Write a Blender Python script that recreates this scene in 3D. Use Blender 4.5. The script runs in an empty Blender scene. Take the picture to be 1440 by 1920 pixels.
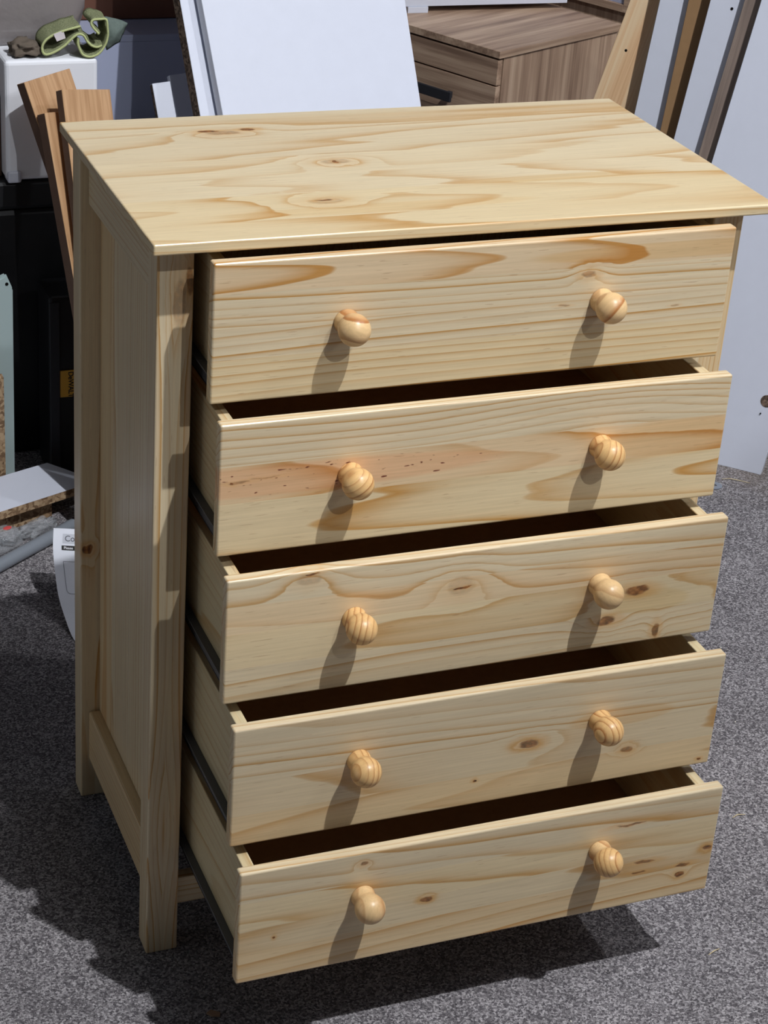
import bpy, bmesh, math, random
from mathutils import Vector, Matrix, noise as mnoise
random.seed(7)
S = bpy.context.scene
COL = S.collection

# ------------------------------------------------------------------ camera
cam_d = bpy.data.cameras.new('camera')
cam = bpy.data.objects.new('camera', cam_d)
COL.objects.link(cam)
cam_d.sensor_fit = 'VERTICAL'
cam_d.sensor_height = 24.0
cam_d.lens = 3701.9 / 1920 * 24.0
cam_d.clip_start = 0.05
cam.matrix_world = Matrix(((0.9302770, 0.1116908, -0.3494421, -0.549676),
                           (-0.3602898, 0.4575890, -0.8128983, -1.952636),
                           (0.0691076, 0.8821210, 0.4659255, 1.740156),
                           (0, 0, 0, 1)))
S.camera = cam
# ------------------------------------------------------------------ light
W = bpy.data.worlds.new('world')
S.world = W
W.use_nodes = True
W.node_tree.nodes['Background'].inputs['Color'].default_value = (0.80, 0.90, 1.0, 1)
W.node_tree.nodes['Background'].inputs['Strength'].default_value = 0.06


def lamp(name, kind, loc, power, radius, color=(0.95, 0.97, 1.0), target=None, spot=None, blend=0.2):
    d = bpy.data.lights.new(name, kind)
    d.energy = power
    d.color = color
    d.shadow_soft_size = radius
    o = bpy.data.objects.new(name, d)
    o.location = loc
    if target:
        o.rotation_euler = (Vector(target) - Vector(loc)).to_track_quat('-Z', 'Y').to_euler()
    if spot:
        d.spot_size = math.radians(spot)
        d.spot_blend = blend
    COL.objects.link(o)
    return o


lamp('ceiling_lamp', 'POINT', (1.5, -2.37, 6.0), 1150, 0.045)
lamp('ceiling_lamp', 'SPOT', (0.92, -3.10, 3.6), 150, 0.03, target=(0.35, -0.1, 2.74), spot=60, blend=0.05)
lamp('ceiling_lamp', 'POINT', (2.9, -0.7, 3.5), 105, 0.06)

# unseen area light added at left: soft cool fill for the side faces
dl = lamp('added_left_fill', 'AREA', (-3.1, 0.5, 0.60), 7.0, 0.1, color=(0.90, 0.95, 1.0), target=(0.0, 0.3, 0.75))
dl.data.shape = 'RECTANGLE'
dl.data.size = 2.4
dl.data.size_y = 0.9

S.view_settings.view_transform = 'Standard'
S.view_settings.look = 'None'
S.view_settings.gamma = 1.0
S.view_settings.use_curve_mapping = False
S.view_settings.exposure = 0.0


# ------------------------------------------------------------------ helpers
def lin(r, g, b):
    f = lambda c: (c / 255 / 12.92) if c / 255 <= 0.04045 else ((c / 255 + 0.055) / 1.055) ** 2.4
    return (f(r), f(g), f(b), 1.0)


def box(bm, x0, x1, y0, y1, z0, z1, bev=0.0, seg=2, M=None):
    vs = [bm.verts.new(p) for p in ((x0, y0, z0), (x1, y0, z0), (x1, y1, z0), (x0, y1, z0),
                                    (x0, y0, z1), (x1, y0, z1), (x1, y1, z1), (x0, y1, z1))]
    fs = [bm.faces.new([vs[i] for i in f]) for f in
          ((0, 3, 2, 1), (4, 5, 6, 7), (0, 1, 5, 4), (1, 2, 6, 5), (2, 3, 7, 6), (3, 0, 4, 7))]
    if M is not None:
        bmesh.ops.transform(bm, matrix=M, verts=vs)
    if bev:
        es = list({e for f in fs for e in f.edges})
        bmesh.ops.bevel(bm, geom=es, offset=bev, segments=seg, profile=0.5, affect='EDGES')


def obj(name, bm, mats, parent=None, smooth=False, loc=None):
    me = bpy.data.meshes.new(name)
    bmesh.ops.recalc_face_normals(bm, faces=bm.faces)
    bm.to_mesh(me)
    bm.free()
    for m in (mats if isinstance(mats, (list, tuple)) else [mats]):
        me.materials.append(m)
    if smooth:
        for p in me.polygons:
            p.use_smooth = True
    o = bpy.data.objects.new(name, me)
    if parent:
        o.parent = parent
    if loc:
        o.location = loc
    COL.objects.link(o)
    return o


def bobj(name, b, mat, parent=None, bev=0.0015, loc=None):
    bm = bmesh.new()
    box(bm, *b, bev=bev)
    return obj(name, bm, mat, parent, loc=loc)


def thing(name, label, cat, loc=(0, 0, 0), rz=0.0, group=None):
    o = bpy.data.objects.new(name, None)
    o.location = loc
    o.rotation_euler = (0, 0, rz)
    o.empty_display_size = 0.05
    COL.objects.link(o)
    return tag(o, label, cat, group)


def tag(o, label, cat, group=None):
    o['label'] = label
    o['category'] = cat
    if group:
        o['group'] = group
    return o


class NB:
    """tiny node builder"""

    def __init__(s, name):
        s.mat = bpy.data.materials.new(name)
        s.mat.use_nodes = True
        s.t = s.mat.node_tree
        s.b = s.t.nodes['Principled BSDF']

    def n(s, typ, **kw):
        q = s.t.nodes.new(typ)
        for k, v in kw.items():
            setattr(q, k, v)
        return q

    def put(s, sock, v):
        if isinstance(v, bpy.types.NodeSocket):
            s.t.links.new(v, sock)
        elif v is not None:
            sock.default_value = v

    def m(s, op, a, b=None, c=None, clamp=False):
        q = s.n('ShaderNodeMath', operation=op, use_clamp=clamp)
        for i, v in enumerate((a, b, c)):
            s.put(q.inputs[i], v)
        return q.outputs[0]

    def xyz(s, a, b, c):
        q = s.n('ShaderNodeCombineXYZ')
        for i, v in enumerate((a, b, c)):
            s.put(q.inputs[i], v)
        return q.outputs[0]

    def noise(s, vec, scale=1.0, detail=2.0, rough=0.5, out='Fac'):
        q = s.n('ShaderNodeTexNoise')
        s.put(q.inputs['Vector'], vec)
        q.inputs['Scale'].default_value = scale
        q.inputs['Detail'].default_value = detail
        q.inputs['Roughness'].default_value = rough
        return q.outputs[out]

    def ramp(s, fac, els, interp='LINEAR'):
        q = s.n('ShaderNodeValToRGB')
        r = q.color_ramp
        r.interpolation = interp
        while len(r.elements) < len(els):
            r.elements.new(1.0)
        for e, (p, c) in zip(r.elements, els):
            e.position = p
            e.color = c if len(c) == 4 else (*c, 1)
        s.put(q.inputs[0], fac)
        return q

    def mix(s, fac, a, b, blend='MIX'):
        q = s.n('ShaderNodeMix', data_type='RGBA', blend_type=blend)
        s.put(q.inputs[0], fac)
        s.put(q.inputs[6], a)
        s.put(q.inputs[7], b)
        return q.outputs[2]

    def rng(s, v, a, b, c=0.0, d=1.0, smooth=False):
        q = s.n('ShaderNodeMapRange')
        if smooth:
            q.interpolation_type = 'SMOOTHSTEP'
        s.put(q.inputs[0], v)
        for i, k in enumerate((a, b, c, d)):
            q.inputs[i + 1].default_value = k
        return q.outputs[0]

    def objxyz(s, rnd=0.0):
        tc = s.n('ShaderNodeTexCoord')
        v = tc.outputs['Object']
        if rnd:
            oi = s.n('ShaderNodeObjectInfo')
            sc = s.n('ShaderNodeVectorMath', operation='MULTIPLY_ADD')
            sc.inputs[1].default_value = (1, 1, 1)
            s.put(sc.inputs[0], v)
            q = s.n('ShaderNodeVectorMath', operation='SCALE')
            s.put(q.inputs[0], s.xyz(s.m('MULTIPLY', oi.outputs['Random'], 1.0),
                                     s.m('FRACT', s.m('MULTIPLY', oi.outputs['Random'], 17.3)),
                                     s.m('FRACT', s.m('MULTIPLY', oi.outputs['Random'], 71.7))))
            q.inputs['Scale'].default_value = rnd
            s.put(sc.inputs[2], q.outputs[0])
            v = sc.outputs[0]
        sp = s.n('ShaderNodeSeparateXYZ')
        s.put(sp.inputs[0], v)
        return v, sp.outputs

    def fin(s, color, rough=0.5, spec=0.5, metal=0.0, bump=None, bdist=0.001, bstr=0.5):
        s.put(s.b.inputs['Base Color'], color)
        s.put(s.b.inputs['Roughness'], rough)
        s.b.inputs['Specular IOR Level'].default_value = spec
        s.b.inputs['Metallic'].default_value = metal
        if bump is not None:
            q = s.n('ShaderNodeBump')
            q.inputs['Strength'].default_value = bstr
            q.inputs['Distance'].default_value = bdist
            s.put(q.inputs['Height'], bump)
            s.put(s.b.inputs['Normal'], q.outputs[0])
        return s.mat


EARLY = lin(226, 208, 173)
LATE = lin(198, 150, 84)


def pine(name, axes, vr, strips, knots=(), u0=0.0, seed=0.0, early=EARLY, late=LATE, rnd=0.0,
         rough=0.30, flecks=0.3, warp=0.0065, contrast=1.0, stains=(), specks=None):
    """clear-lacquered pine: growth rings cut by the board.  axes = (along grain, across, depth);
    strips = glued laminations (v_end, ring centre v, depth of pith, slope, ring spacing, tint)"""
    N = NB(name)
    vec, o = N.objxyz(rnd)
    ax = {'x': 0, 'y': 1, 'z': 2}
    u = N.m('SUBTRACT', o[ax[axes[0]]], u0)
    v = o[ax[axes[1]]]
    w = o[ax[axes[2]]]
    v0, v1 = vr
    L = v1 - v0
    n1 = N.noise(N.xyz(N.m('MULTIPLY_ADD', u, 0.85, seed), N.m('MULTIPLY', v, 14), N.m('MULTIPLY', w, 14)), 1, 2.5, 0.55)
    n2 = N.noise(N.xyz(N.m('MULTIPLY_ADD', u, 2.1, seed + 5), N.m('MULTIPLY', v, 30), N.m('MULTIPLY', w, 30)), 1, 2, 0.5)
    wob = N.m('ADD', N.m('MULTIPLY', N.m('SUBTRACT', n1, 0.5), warp * 2.4),
              N.m('MULTIPLY', N.m('SUBTRACT', n2, 0.5), warp * 0.5))
    fv = N.m('DIVIDE', N.m('SUBTRACT', v, v0), L)
    e1, e2 = [], []
    pos = 0.0
    for (ve, vc, dep, sl, per, tint) in strips:
        e1.append((pos, ((vc - v0 + 0.2) / (L + 0.4), dep / 0.2, sl / 0.5 + 0.5, per / 0.03)))
        e2.append((pos, tint))
        pos = min(1.0, max(0.0, (ve - v0) / L))
    r1 = N.ramp(fv, e1, 'CONSTANT')
    r2 = N.ramp(fv, e2, 'CONSTANT')
    sp = N.n('ShaderNodeSeparateColor')
    N.put(sp.inputs[0], r1.outputs[0])
    vc = N.m('MULTIPLY_ADD', sp.outputs[0], L + 0.4, v0 - 0.2)
    dep = N.m('MULTIPLY', sp.outputs[1], 0.2)
    sl = N.m('MULTIPLY_ADD', sp.outputs[2], 0.5, -0.25)
    per = N.m('MULTIPLY', r1.outputs[1], 0.03 * 0.72)
    dv = N.m('SUBTRACT', v, vc)
    dw = N.m('ADD', N.m('ADD', dep, N.m('MULTIPLY', sl, u)), w)
    r = N.m('SQRT', N.m('ADD', N.m('MULTIPLY', dv, dv), N.m('MULTIPLY', dw, dw)))
    r = N.m('ADD', r, wob)
    core = None
    halo = None
    if knots:
        kn = N.noise(N.xyz(N.m('MULTIPLY', u, 60), N.m('MULTIPLY', v, 90), seed), 1, 2)
        kn2 = N.noise(N.xyz(N.m('MULTIPLY', u, 45), N.m('MULTIPLY', v, 110), seed + 9), 1, 2)
    for k in knots:
        ku, kv, ru, rv, amp = k[:5]
        dark = k[5] if len(k) > 5 else 1.0
        a = N.m('DIVIDE', N.m('SUBTRACT', N.m('ADD', N.m('MULTIPLY_ADD', kn, 0.010, -0.005), N.m('ADD', u, u0)), ku), ru)
        b = N.m('DIVIDE', N.m('SUBTRACT', N.m('ADD', v, N.m('MULTIPLY_ADD', kn2, 0.009, -0.0045)), kv), rv)
        d2 = N.m('ADD', N.m('MULTIPLY', a, a), N.m('MULTIPLY', b, b))
        if amp:
            g = N.m('EXPONENT', N.m('MULTIPLY', d2, -0.16))
            r = N.m('ADD', r, N.m('MULTIPLY', g, amp))
        c = N.m('MULTIPLY', N.rng(d2, 1.3, 0.5, smooth=True), dark)
        h = N.m('MULTIPLY', N.rng(d2, 7.0, 0.5, smooth=True), min(1, dark * 1.2))
        core = c if core is None else N.m('MAXIMUM', core, c)
        halo = h if halo is None else N.m('MAXIMUM', halo, h)
    ph = N.m('ADD', N.m('DIVIDE', r, per), N.m('MULTIPLY', n1, 0.9))
    fr = N.m('FRACT', ph)
    fl = N.m('FLOOR', ph)
    wn = N.n('ShaderNodeTexWhiteNoise', noise_dimensions='1D')
    N.put(wn.inputs['W'], N.m('ADD', fl, seed))
    inten = N.m('MULTIPLY_ADD', wn.outputs[0], 0.7, 0.36)
    band = N.ramp(fr, [(0.0, (0, 0, 0)), (0.36, (0.04,) * 3), (0.66, (0.2,) * 3), (0.83, (0.62,) * 3),
                       (0.93, (1,) * 3), (0.972, (0.75,) * 3), (1.0, (0, 0, 0))]).outputs[0]
    fac = N.m('MULTIPLY', N.m('MULTIPLY', band, inten), contrast, clamp=True)
    base = N.mix(fac, early, late)
    base = N.mix(1.0, base, r2.outputs[0], 'MULTIPLY')
    # broad soft colour drift, fibres and resin flecks
    fib = N.noise(N.xyz(N.m('MULTIPLY', u, 9), N.m('MULTIPLY', v, 330), N.m('MULTIPLY', w, 330)), 1, 3, 0.6)
    base = N.mix(1.0, base, N.ramp(fib, [(0.25, (0.88, 0.87, 0.85)), (0.7, (1.03, 1.03, 1.03))]).outputs[0], 'MULTIPLY')
    fk = N.noise(N.xyz(N.m('MULTIPLY_ADD', u, 38, seed), N.m('MULTIPLY', v, 520), N.m('MULTIPLY', w, 520)), 1, 1, 0.4)
    base = N.mix(N.m('MULTIPLY', N.rng(fk, 0.70, 0.76), flecks), base, lin(150, 100, 62))
    for (su, sv, ru, rv, col, st) in stains:
        a = N.m('DIVIDE', N.m('SUBTRACT', N.m('ADD', u, u0), su), ru)
        b = N.m('DIVIDE', N.m('SUBTRACT', N.m('ADD', v, N.m('MULTIPLY', wob, 0.9)), sv), rv)
        d2 = N.m('ADD', N.m('MULTIPLY', a, a), N.m('MULTIPLY', b, b))
        base = N.mix(N.m('MULTIPLY', N.rng(d2, 1.15, 0.72, smooth=True), st), base, N.mix(1.0, base, col, 'MULTIPLY'))
        if specks:
            sk = N.noise(N.xyz(N.m('MULTIPLY', u, 95), N.m('MULTIPLY', v, 260), N.m('MULTIPLY', w, 260)), 1, 1, 0.4)
            base = N.mix(N.m('MULTIPLY', N.rng(sk, 0.70, 0.75), N.rng(d2, 1.0, 0.8)), base, lin(120, 62, 44))
            specks = None
    if core is not None:
        kn = N.noise(N.xyz(N.m('MULTIPLY', u, 130), N.m('MULTIPLY', v, 190), N.m('MULTIPLY', w, 100)), 1, 2)
        base = N.mix(N.m('MULTIPLY', halo, 0.45), base, lin(214, 160, 88))
        base = N.mix(core, base, N.ramp(kn, [(0.3, lin(66, 38, 20)), (0.5, lin(126, 76, 36)), (0.7, lin(176, 118, 62))]).outputs[0])
    return N.fin(base, rough, 0.45, bump=fac, bdist=0.0003, bstr=0.12)


T0 = (1, 1, 1, 1)
TG = (0.97, 0.97, 0.98, 1)
TP = (0.98, 0.91, 0.87, 1)
TY = (1.0, 0.97, 0.90, 1)
TT = (0.98, 0.90, 0.80, 1)


def plain(name, c, rough=0.5, spec=0.5, metal=0.0, nz=0.0, nscale=60, bump=0.0):
    N = NB(name)
    if not nz and not bump:
        return N.fin(c, rough, spec, metal)
    vec, o = N.objxyz()
    f = N.noise(vec, nscale, 3, 0.6)
    q = N.mix(1.0, c, N.ramp(f, [(0.3, (1 - nz,) * 3), (0.7, (1 + nz * 0.3,) * 3)]).outputs[0], 'MULTIPLY')
    return N.fin(q, rough, spec, metal, bump=f if bump else None, bdist=bump or 0.001, bstr=0.5)


def chip(name, c0, c1, c2, scale=160):
    N = NB(name)
    vec, o = N.objxyz()
    vo = N.n('ShaderNodeTexVoronoi', feature='F1')
    N.put(vo.inputs['Vector'], vec)
    vo.inputs['Scale'].default_value = scale
    sp = N.n('ShaderNodeSeparateColor')
    N.put(sp.inputs[0], vo.outputs['Color'])
    q = N.ramp(sp.outputs[0], [(0.15, c0), (0.5, c1), (0.85, c2)]).outputs[0]
    return N.fin(q, 0.85, 0.2, bump=sp.outputs[1], bdist=0.002, bstr=0.6)


def grained(name, axes, cols, su=3.0, sv=60.0, rough=0.5, rnd=2.0, dist=0.0):
    """straight striped wood or wood-print laminate"""
    N = NB(name)
    vec, o = N.objxyz(rnd)
    ax = {'x': 0, 'y': 1, 'z': 2}
    u, v, w = (o[ax[a]] for a in axes)
    a = N.noise(N.xyz(N.m('MULTIPLY', u, su), N.m('MULTIPLY', v, sv), N.m('MULTIPLY', w, sv)), 1, 3, 0.6)
    b = N.noise(N.xyz(N.m('MULTIPLY', u, su * 2), N.m('MULTIPLY', v, sv * 6), N.m('MULTIPLY', w, sv * 6)), 1, 3, 0.6)
    f = N.m('ADD', N.m('MULTIPLY', a, 0.75), N.m('MULTIPLY', b, 0.25))
    q = N.ramp(f, [(0.34, cols[0]), (0.47, cols[1]), (0.56, cols[2]), (0.68, cols[3])]).outputs[0]
    return N.fin(q, rough, 0.4, bump=b, bdist=0.0004, bstr=0.2)


white = plain('white_laminate', lin(212, 216, 229), 0.42, 0.4, nz=0.02, nscale=25)
white_edge = plain('white_edging', lin(205, 208, 218), 0.5, 0.4)
chipboard = chip('chipboard', lin(124, 98, 74), lin(162, 134, 104), lin(190, 164, 132))
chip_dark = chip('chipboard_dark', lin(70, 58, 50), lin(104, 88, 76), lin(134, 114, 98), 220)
WAL = (lin(132, 106, 88), lin(168, 140, 118), lin(188, 160, 136), lin(204, 178, 154))
walnut_x = grained('walnut_print_x', 'xyz', WAL, 2.0, 34)
walnut_y = grained('walnut_print_y', 'yxz', WAL, 2.0, 34)
walnut_z = grained('walnut_print_z', 'zxy', WAL, 1.6, 34)
OAK = (lin(164, 122, 84), lin(182, 142, 102), lin(194, 154, 114), lin(204, 166, 128))
oak = grained('oak_veneer', 'zxy', OAK, 5.0, 120)
oak_edge = plain('brown_edge', lin(104, 80, 66), 0.7, 0.3, nz=0.1)
mdf = plain('brown_hardboard', lin(150, 118, 84), 0.8, 0.2, nz=0.06)
greywood = grained('weathered_wood', 'zxy', (lin(112, 98, 90), lin(134, 118, 108), lin(150, 134, 122), lin(166, 148, 132)), 3, 70)
rawpine = grained('raw_pine', 'zxy', (lin(206, 160, 118), lin(226, 188, 146), lin(232, 204, 166), lin(236, 212, 176)), 1.2, 42)
hardboard = plain('hardboard_panel', lin(150, 116, 88), 0.7, 0.3, nz=0.1, nscale=90)
hardboard_light = plain('pale_hardboard', lin(190, 158, 122), 0.7, 0.3, nz=0.08, nscale=90)
runner_m = plain('grey_coated_steel', lin(92, 94, 98), 0.45, 0.5, 0.3)
steel = plain('zinc_steel', lin(176, 182, 188), 0.3, 0.5, 0.9)
black = plain('black_plastic', lin(24, 25, 28), 0.5, 0.4, nz=0.2, nscale=40)
black2 = plain('dark_grey_plastic', lin(40, 41, 46), 0.55, 0.4)
dark = plain('hole_black', lin(14, 12, 11), 0.9, 0.1)
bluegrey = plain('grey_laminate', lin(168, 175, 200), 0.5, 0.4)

# carpet: charcoal loop pile with light fleck
N = NB('charcoal_carpet')
vec, o = N.objxyz()
vo = N.n('ShaderNodeTexVoronoi', feature='F1')
N.put(vo.inputs['Vector'], vec)
vo.inputs['Scale'].default_value = 380
sp = N.n('ShaderNodeSeparateColor')
N.put(sp.inputs[0], vo.outputs['Color'])
n_a = N.noise(vec, 620, 2, 0.6)
n_b = N.noise(vec, 9, 3, 0.6)
f = N.m('ADD', N.m('MULTIPLY', sp.outputs[0], 0.45), N.m('MULTIPLY', n_a, 0.65))
c = N.ramp(f, [(0.28, lin(70, 67, 71)), (0.48, lin(112, 108, 111)), (0.64, lin(148, 144, 146)), (0.82, lin(196, 191, 193))]).outputs[0]
c = N.mix(1.0, c, N.ramp(n_b, [(0.3, (0.86,) * 3), (0.7, (1.08,) * 3)]).outputs[0], 'MULTIPLY')
d = N.n('ShaderNodeVectorMath', operation='DISTANCE')
N.put(d.inputs[0], vec)
d.inputs[1].default_value = (1.62, 1.18, 0)
dust = N.m('MULTIPLY', N.rng(N.m('ADD', d.outputs['Value'], N.m('MULTIPLY', n_b, 0.25)), 0.42, 0.2, smooth=True),
           N.rng(n_a, 0.35, 0.6))
c = N.mix(N.m('MULTIPLY', dust, 0.6), c, lin(128, 112, 94))
carpet = N.fin(c, 0.95, 0.15, bump=f, bdist=0.003, bstr=0.8)

# ------------------------------------------------------------------ room
fl = bobj('floor', (-3.2, 3.4, -4.2, 3.7, -0.05, 0.0), carpet, bev=0)
fl['kind'] = 'structure'
wallm = plain('painted_wall', lin(84, 84, 90), 0.8, 0.2, nz=0.05, nscale=6)
wb = bobj('wall_back', (-3.2, 3.4, 3.7, 3.8, 0, 6.4), wallm, bev=0)
wb['kind'] = 'structure'
ce = bobj('ceiling', (-3.2, 3.4, -4.2, 3.7, 6.4, 6.46), plain('ceiling_grey', lin(90, 90, 92), 0.9, 0.1), bev=0)
ce['kind'] = 'structure'
wr = bobj('wall_right', (3.4, 3.5, -4.2, 3.8, 0, 6.4), wallm, bev=0)
wr['kind'] = 'structure'

# ------------------------------------------------------------------ chest of drawers
WB, DB = 0.733, 0.3965          # over the legs
LW, LD = 0.042, 0.037
XL, XR = 0.0456, 0.6875
ZT = 0.987
PULL = (0.0592, 0.1012, 0.1431, 0.1885, 0.2324)
DZT = (0.9815, 0.8101, 0.6380, 0.4679, 0.2965)
DZB = (0.8160, 0.6458, 0.4741, 0.3037, 0.1328)
KX = (0.1972, 0.5145)
KZ = (0.9078, 0.7385, 0.5726, 0.4046, 0.2374)

chest = thing('chest_of_drawers', 'tall unpainted pine chest with five drawers pulled out on the carpet', 'chest of drawers')

top_m = pine('pine_top', 'xyz', (-0.041, 0.40), [
    (0.012, -0.075, 0.010, 0.02, 0.0125, TY),
    (0.092, 0.056, 0.034, 0.045, 0.013, TY),
    (0.155, 0.125, 0.030, -0.05, 0.014, T0),
    (0.225, 0.330, 0.020, 0.02, 0.0125, T0),
    (0.335, 0.480, 0.010, 0.03, 0.0115, TG),
    (0.41, 0.52, 0.02, 0.0, 0.011, TG)],
    [(0.172, 0.326, 0.022, 0.008, 0.02, 0.45), (0.156, 0.334, 0.013, 0.004, 0, 0.95), (0.207, 0.335, 0.011, 0.004, 0, 0.9),
     (0.275, 0.196, 0.020, 0.009, 0.022, 0.30), (0.274, 0.195, 0.0035, 0.006, 0, 0.9),
     (0.214, 0.062, 0.022, 0.010, 0.018, 0.25), (0.213, 0.066, 0.012, 0.0022, 0, 0.9)],
    u0=0.36, seed=1.7, contrast=0.85,
    stains=[(0.53, 0.100, 0.15, 0.011, (0.93, 0.82, 0.66, 1), 0.8), (0.27, 0.030, 0.20, 0.014, (0.96, 0.88, 0.76, 1), 0.7)])
bm = bmesh.new()
box(bm, -0.0159, WB + 0.0159, -0.0406, 0.3995, ZT, 1.0, bev=0.0022, seg=3)
obj('top_board', bm, top_m, chest)

legs_m = pine('pine_leg', 'zxy', (-0.03, 0.08), [(0.020, -0.02, 0.03, 0.012, 0.009, TG), (0.034, 0.05, 0.02, 0.01, 0.012, T0), (0.08, 0.10, 0.02, 0.0, 0.010, TP)],
              [(0.940, 0.038, 0.016, 0.006, 0.01, 0.75), (0.916, 0.026, 0.03, 0.007, 0.008, 0.4), (0.19, 0.021, 0.05, 0.012, 0.014, 0.0)],
              u0=0.5, seed=4.2)
legb_m = pine('pine_rear_leg', 'zxy', (-0.01, 0.05), [(0.02, -0.02, 0.03, 0.01, 0.010, TG), (0.05, 0.07, 0.02, 0.02, 0.012, TG)], [(0.412, 0.010, 0.007, 0.007, 0.01, 1.0)],
              u0=0.5, seed=8.2)
legr_m = pine('pine_right_leg', 'zxy', (0.66, 0.76), [(0.70, 0.65, 0.03, 0.012, 0.009, TG), (0.76, 0.80, 0.02, 0.01, 0.008, TT)], u0=0.5, seed=14.2)
for (x0, y0, m) in ((0, 0, legs_m), (WB - LW, 0, legr_m), (0, DB - LD, legb_m), (WB - LW, DB - LD, legb_m)):
    bobj('leg', (x0, x0 + LW, y0, y0 + LD, 0, ZT - 0.0003), m, chest, bev=0.002)

side_m = pine('pine_side_rail', 'yzx', (0.0, 1.0), [(0.5, 0.02, 0.03, 0.02, 0.010, TT), (1.0, 1.03, 0.03, 0.02, 0.011, TG)], u0=0.2, seed=3.3, contrast=0.8)
plank_m = pine('pine_plank', 'zyx', (0.0, 0.4), [(0.12, 0.05, 0.03, 0.01, 0.008, TG), (0.20, 0.12, 0.02, -0.01, 0.010, T0), (0.29, 0.30, 0.03, 0.01, 0.008, TG), (0.4, 0.33, 0.03, 0.01, 0.012, TT)],
               u0=0.5, seed=6.1, contrast=0.8)
for sx in (0, 1):
    fx = (lambda a, b: (a, b)) if sx == 0 else (lambda a, b: (WB - b, WB - a))
    for (z0, z1) in ((0.066, 0.148), (0.905, ZT - 0.0006)):
        bobj('side_rail', (*fx(0.011, 0.030), LD + 0.0003, DB - LD - 0.0003, z0, z1), side_m, chest, bev=0.003)
    ys = [LD + 0.0003, 0.122, 0.208, 0.294, DB - LD - 0.0003]
    for k in range(4):
        bobj('plank', (*fx(0.0265, 0.0370), ys[k] + 0.0004, ys[k + 1] - 0.0004, 0.1484, 0.9046), plank_m, chest, bev=0.0012)
bobj('back_panel', (LW + 0.0005, WB - LW - 0.0005, 0.380, 0.386, 0.07, ZT - 0.001), hardboard, chest, bev=0)
rail_m = pine('pine_front_rail', 'xzy', (0.05, 0.12), [(0.12, 0.02, 0.03, 0.02, 0.010, TG)], u0=0.3, seed=5.5)
bobj('front_rail', (LW + 0.0004, WB - LW - 0.0004, 0.010, 0.028, 0.066, 0.108), rail_m, chest, bev=0.002)
bobj('rear_rail', (LW + 0.0004, WB - LW - 0.0004, 0.355, 0.373, 0.066, 0.108), rail_m, chest, bev=0.002)

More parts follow.
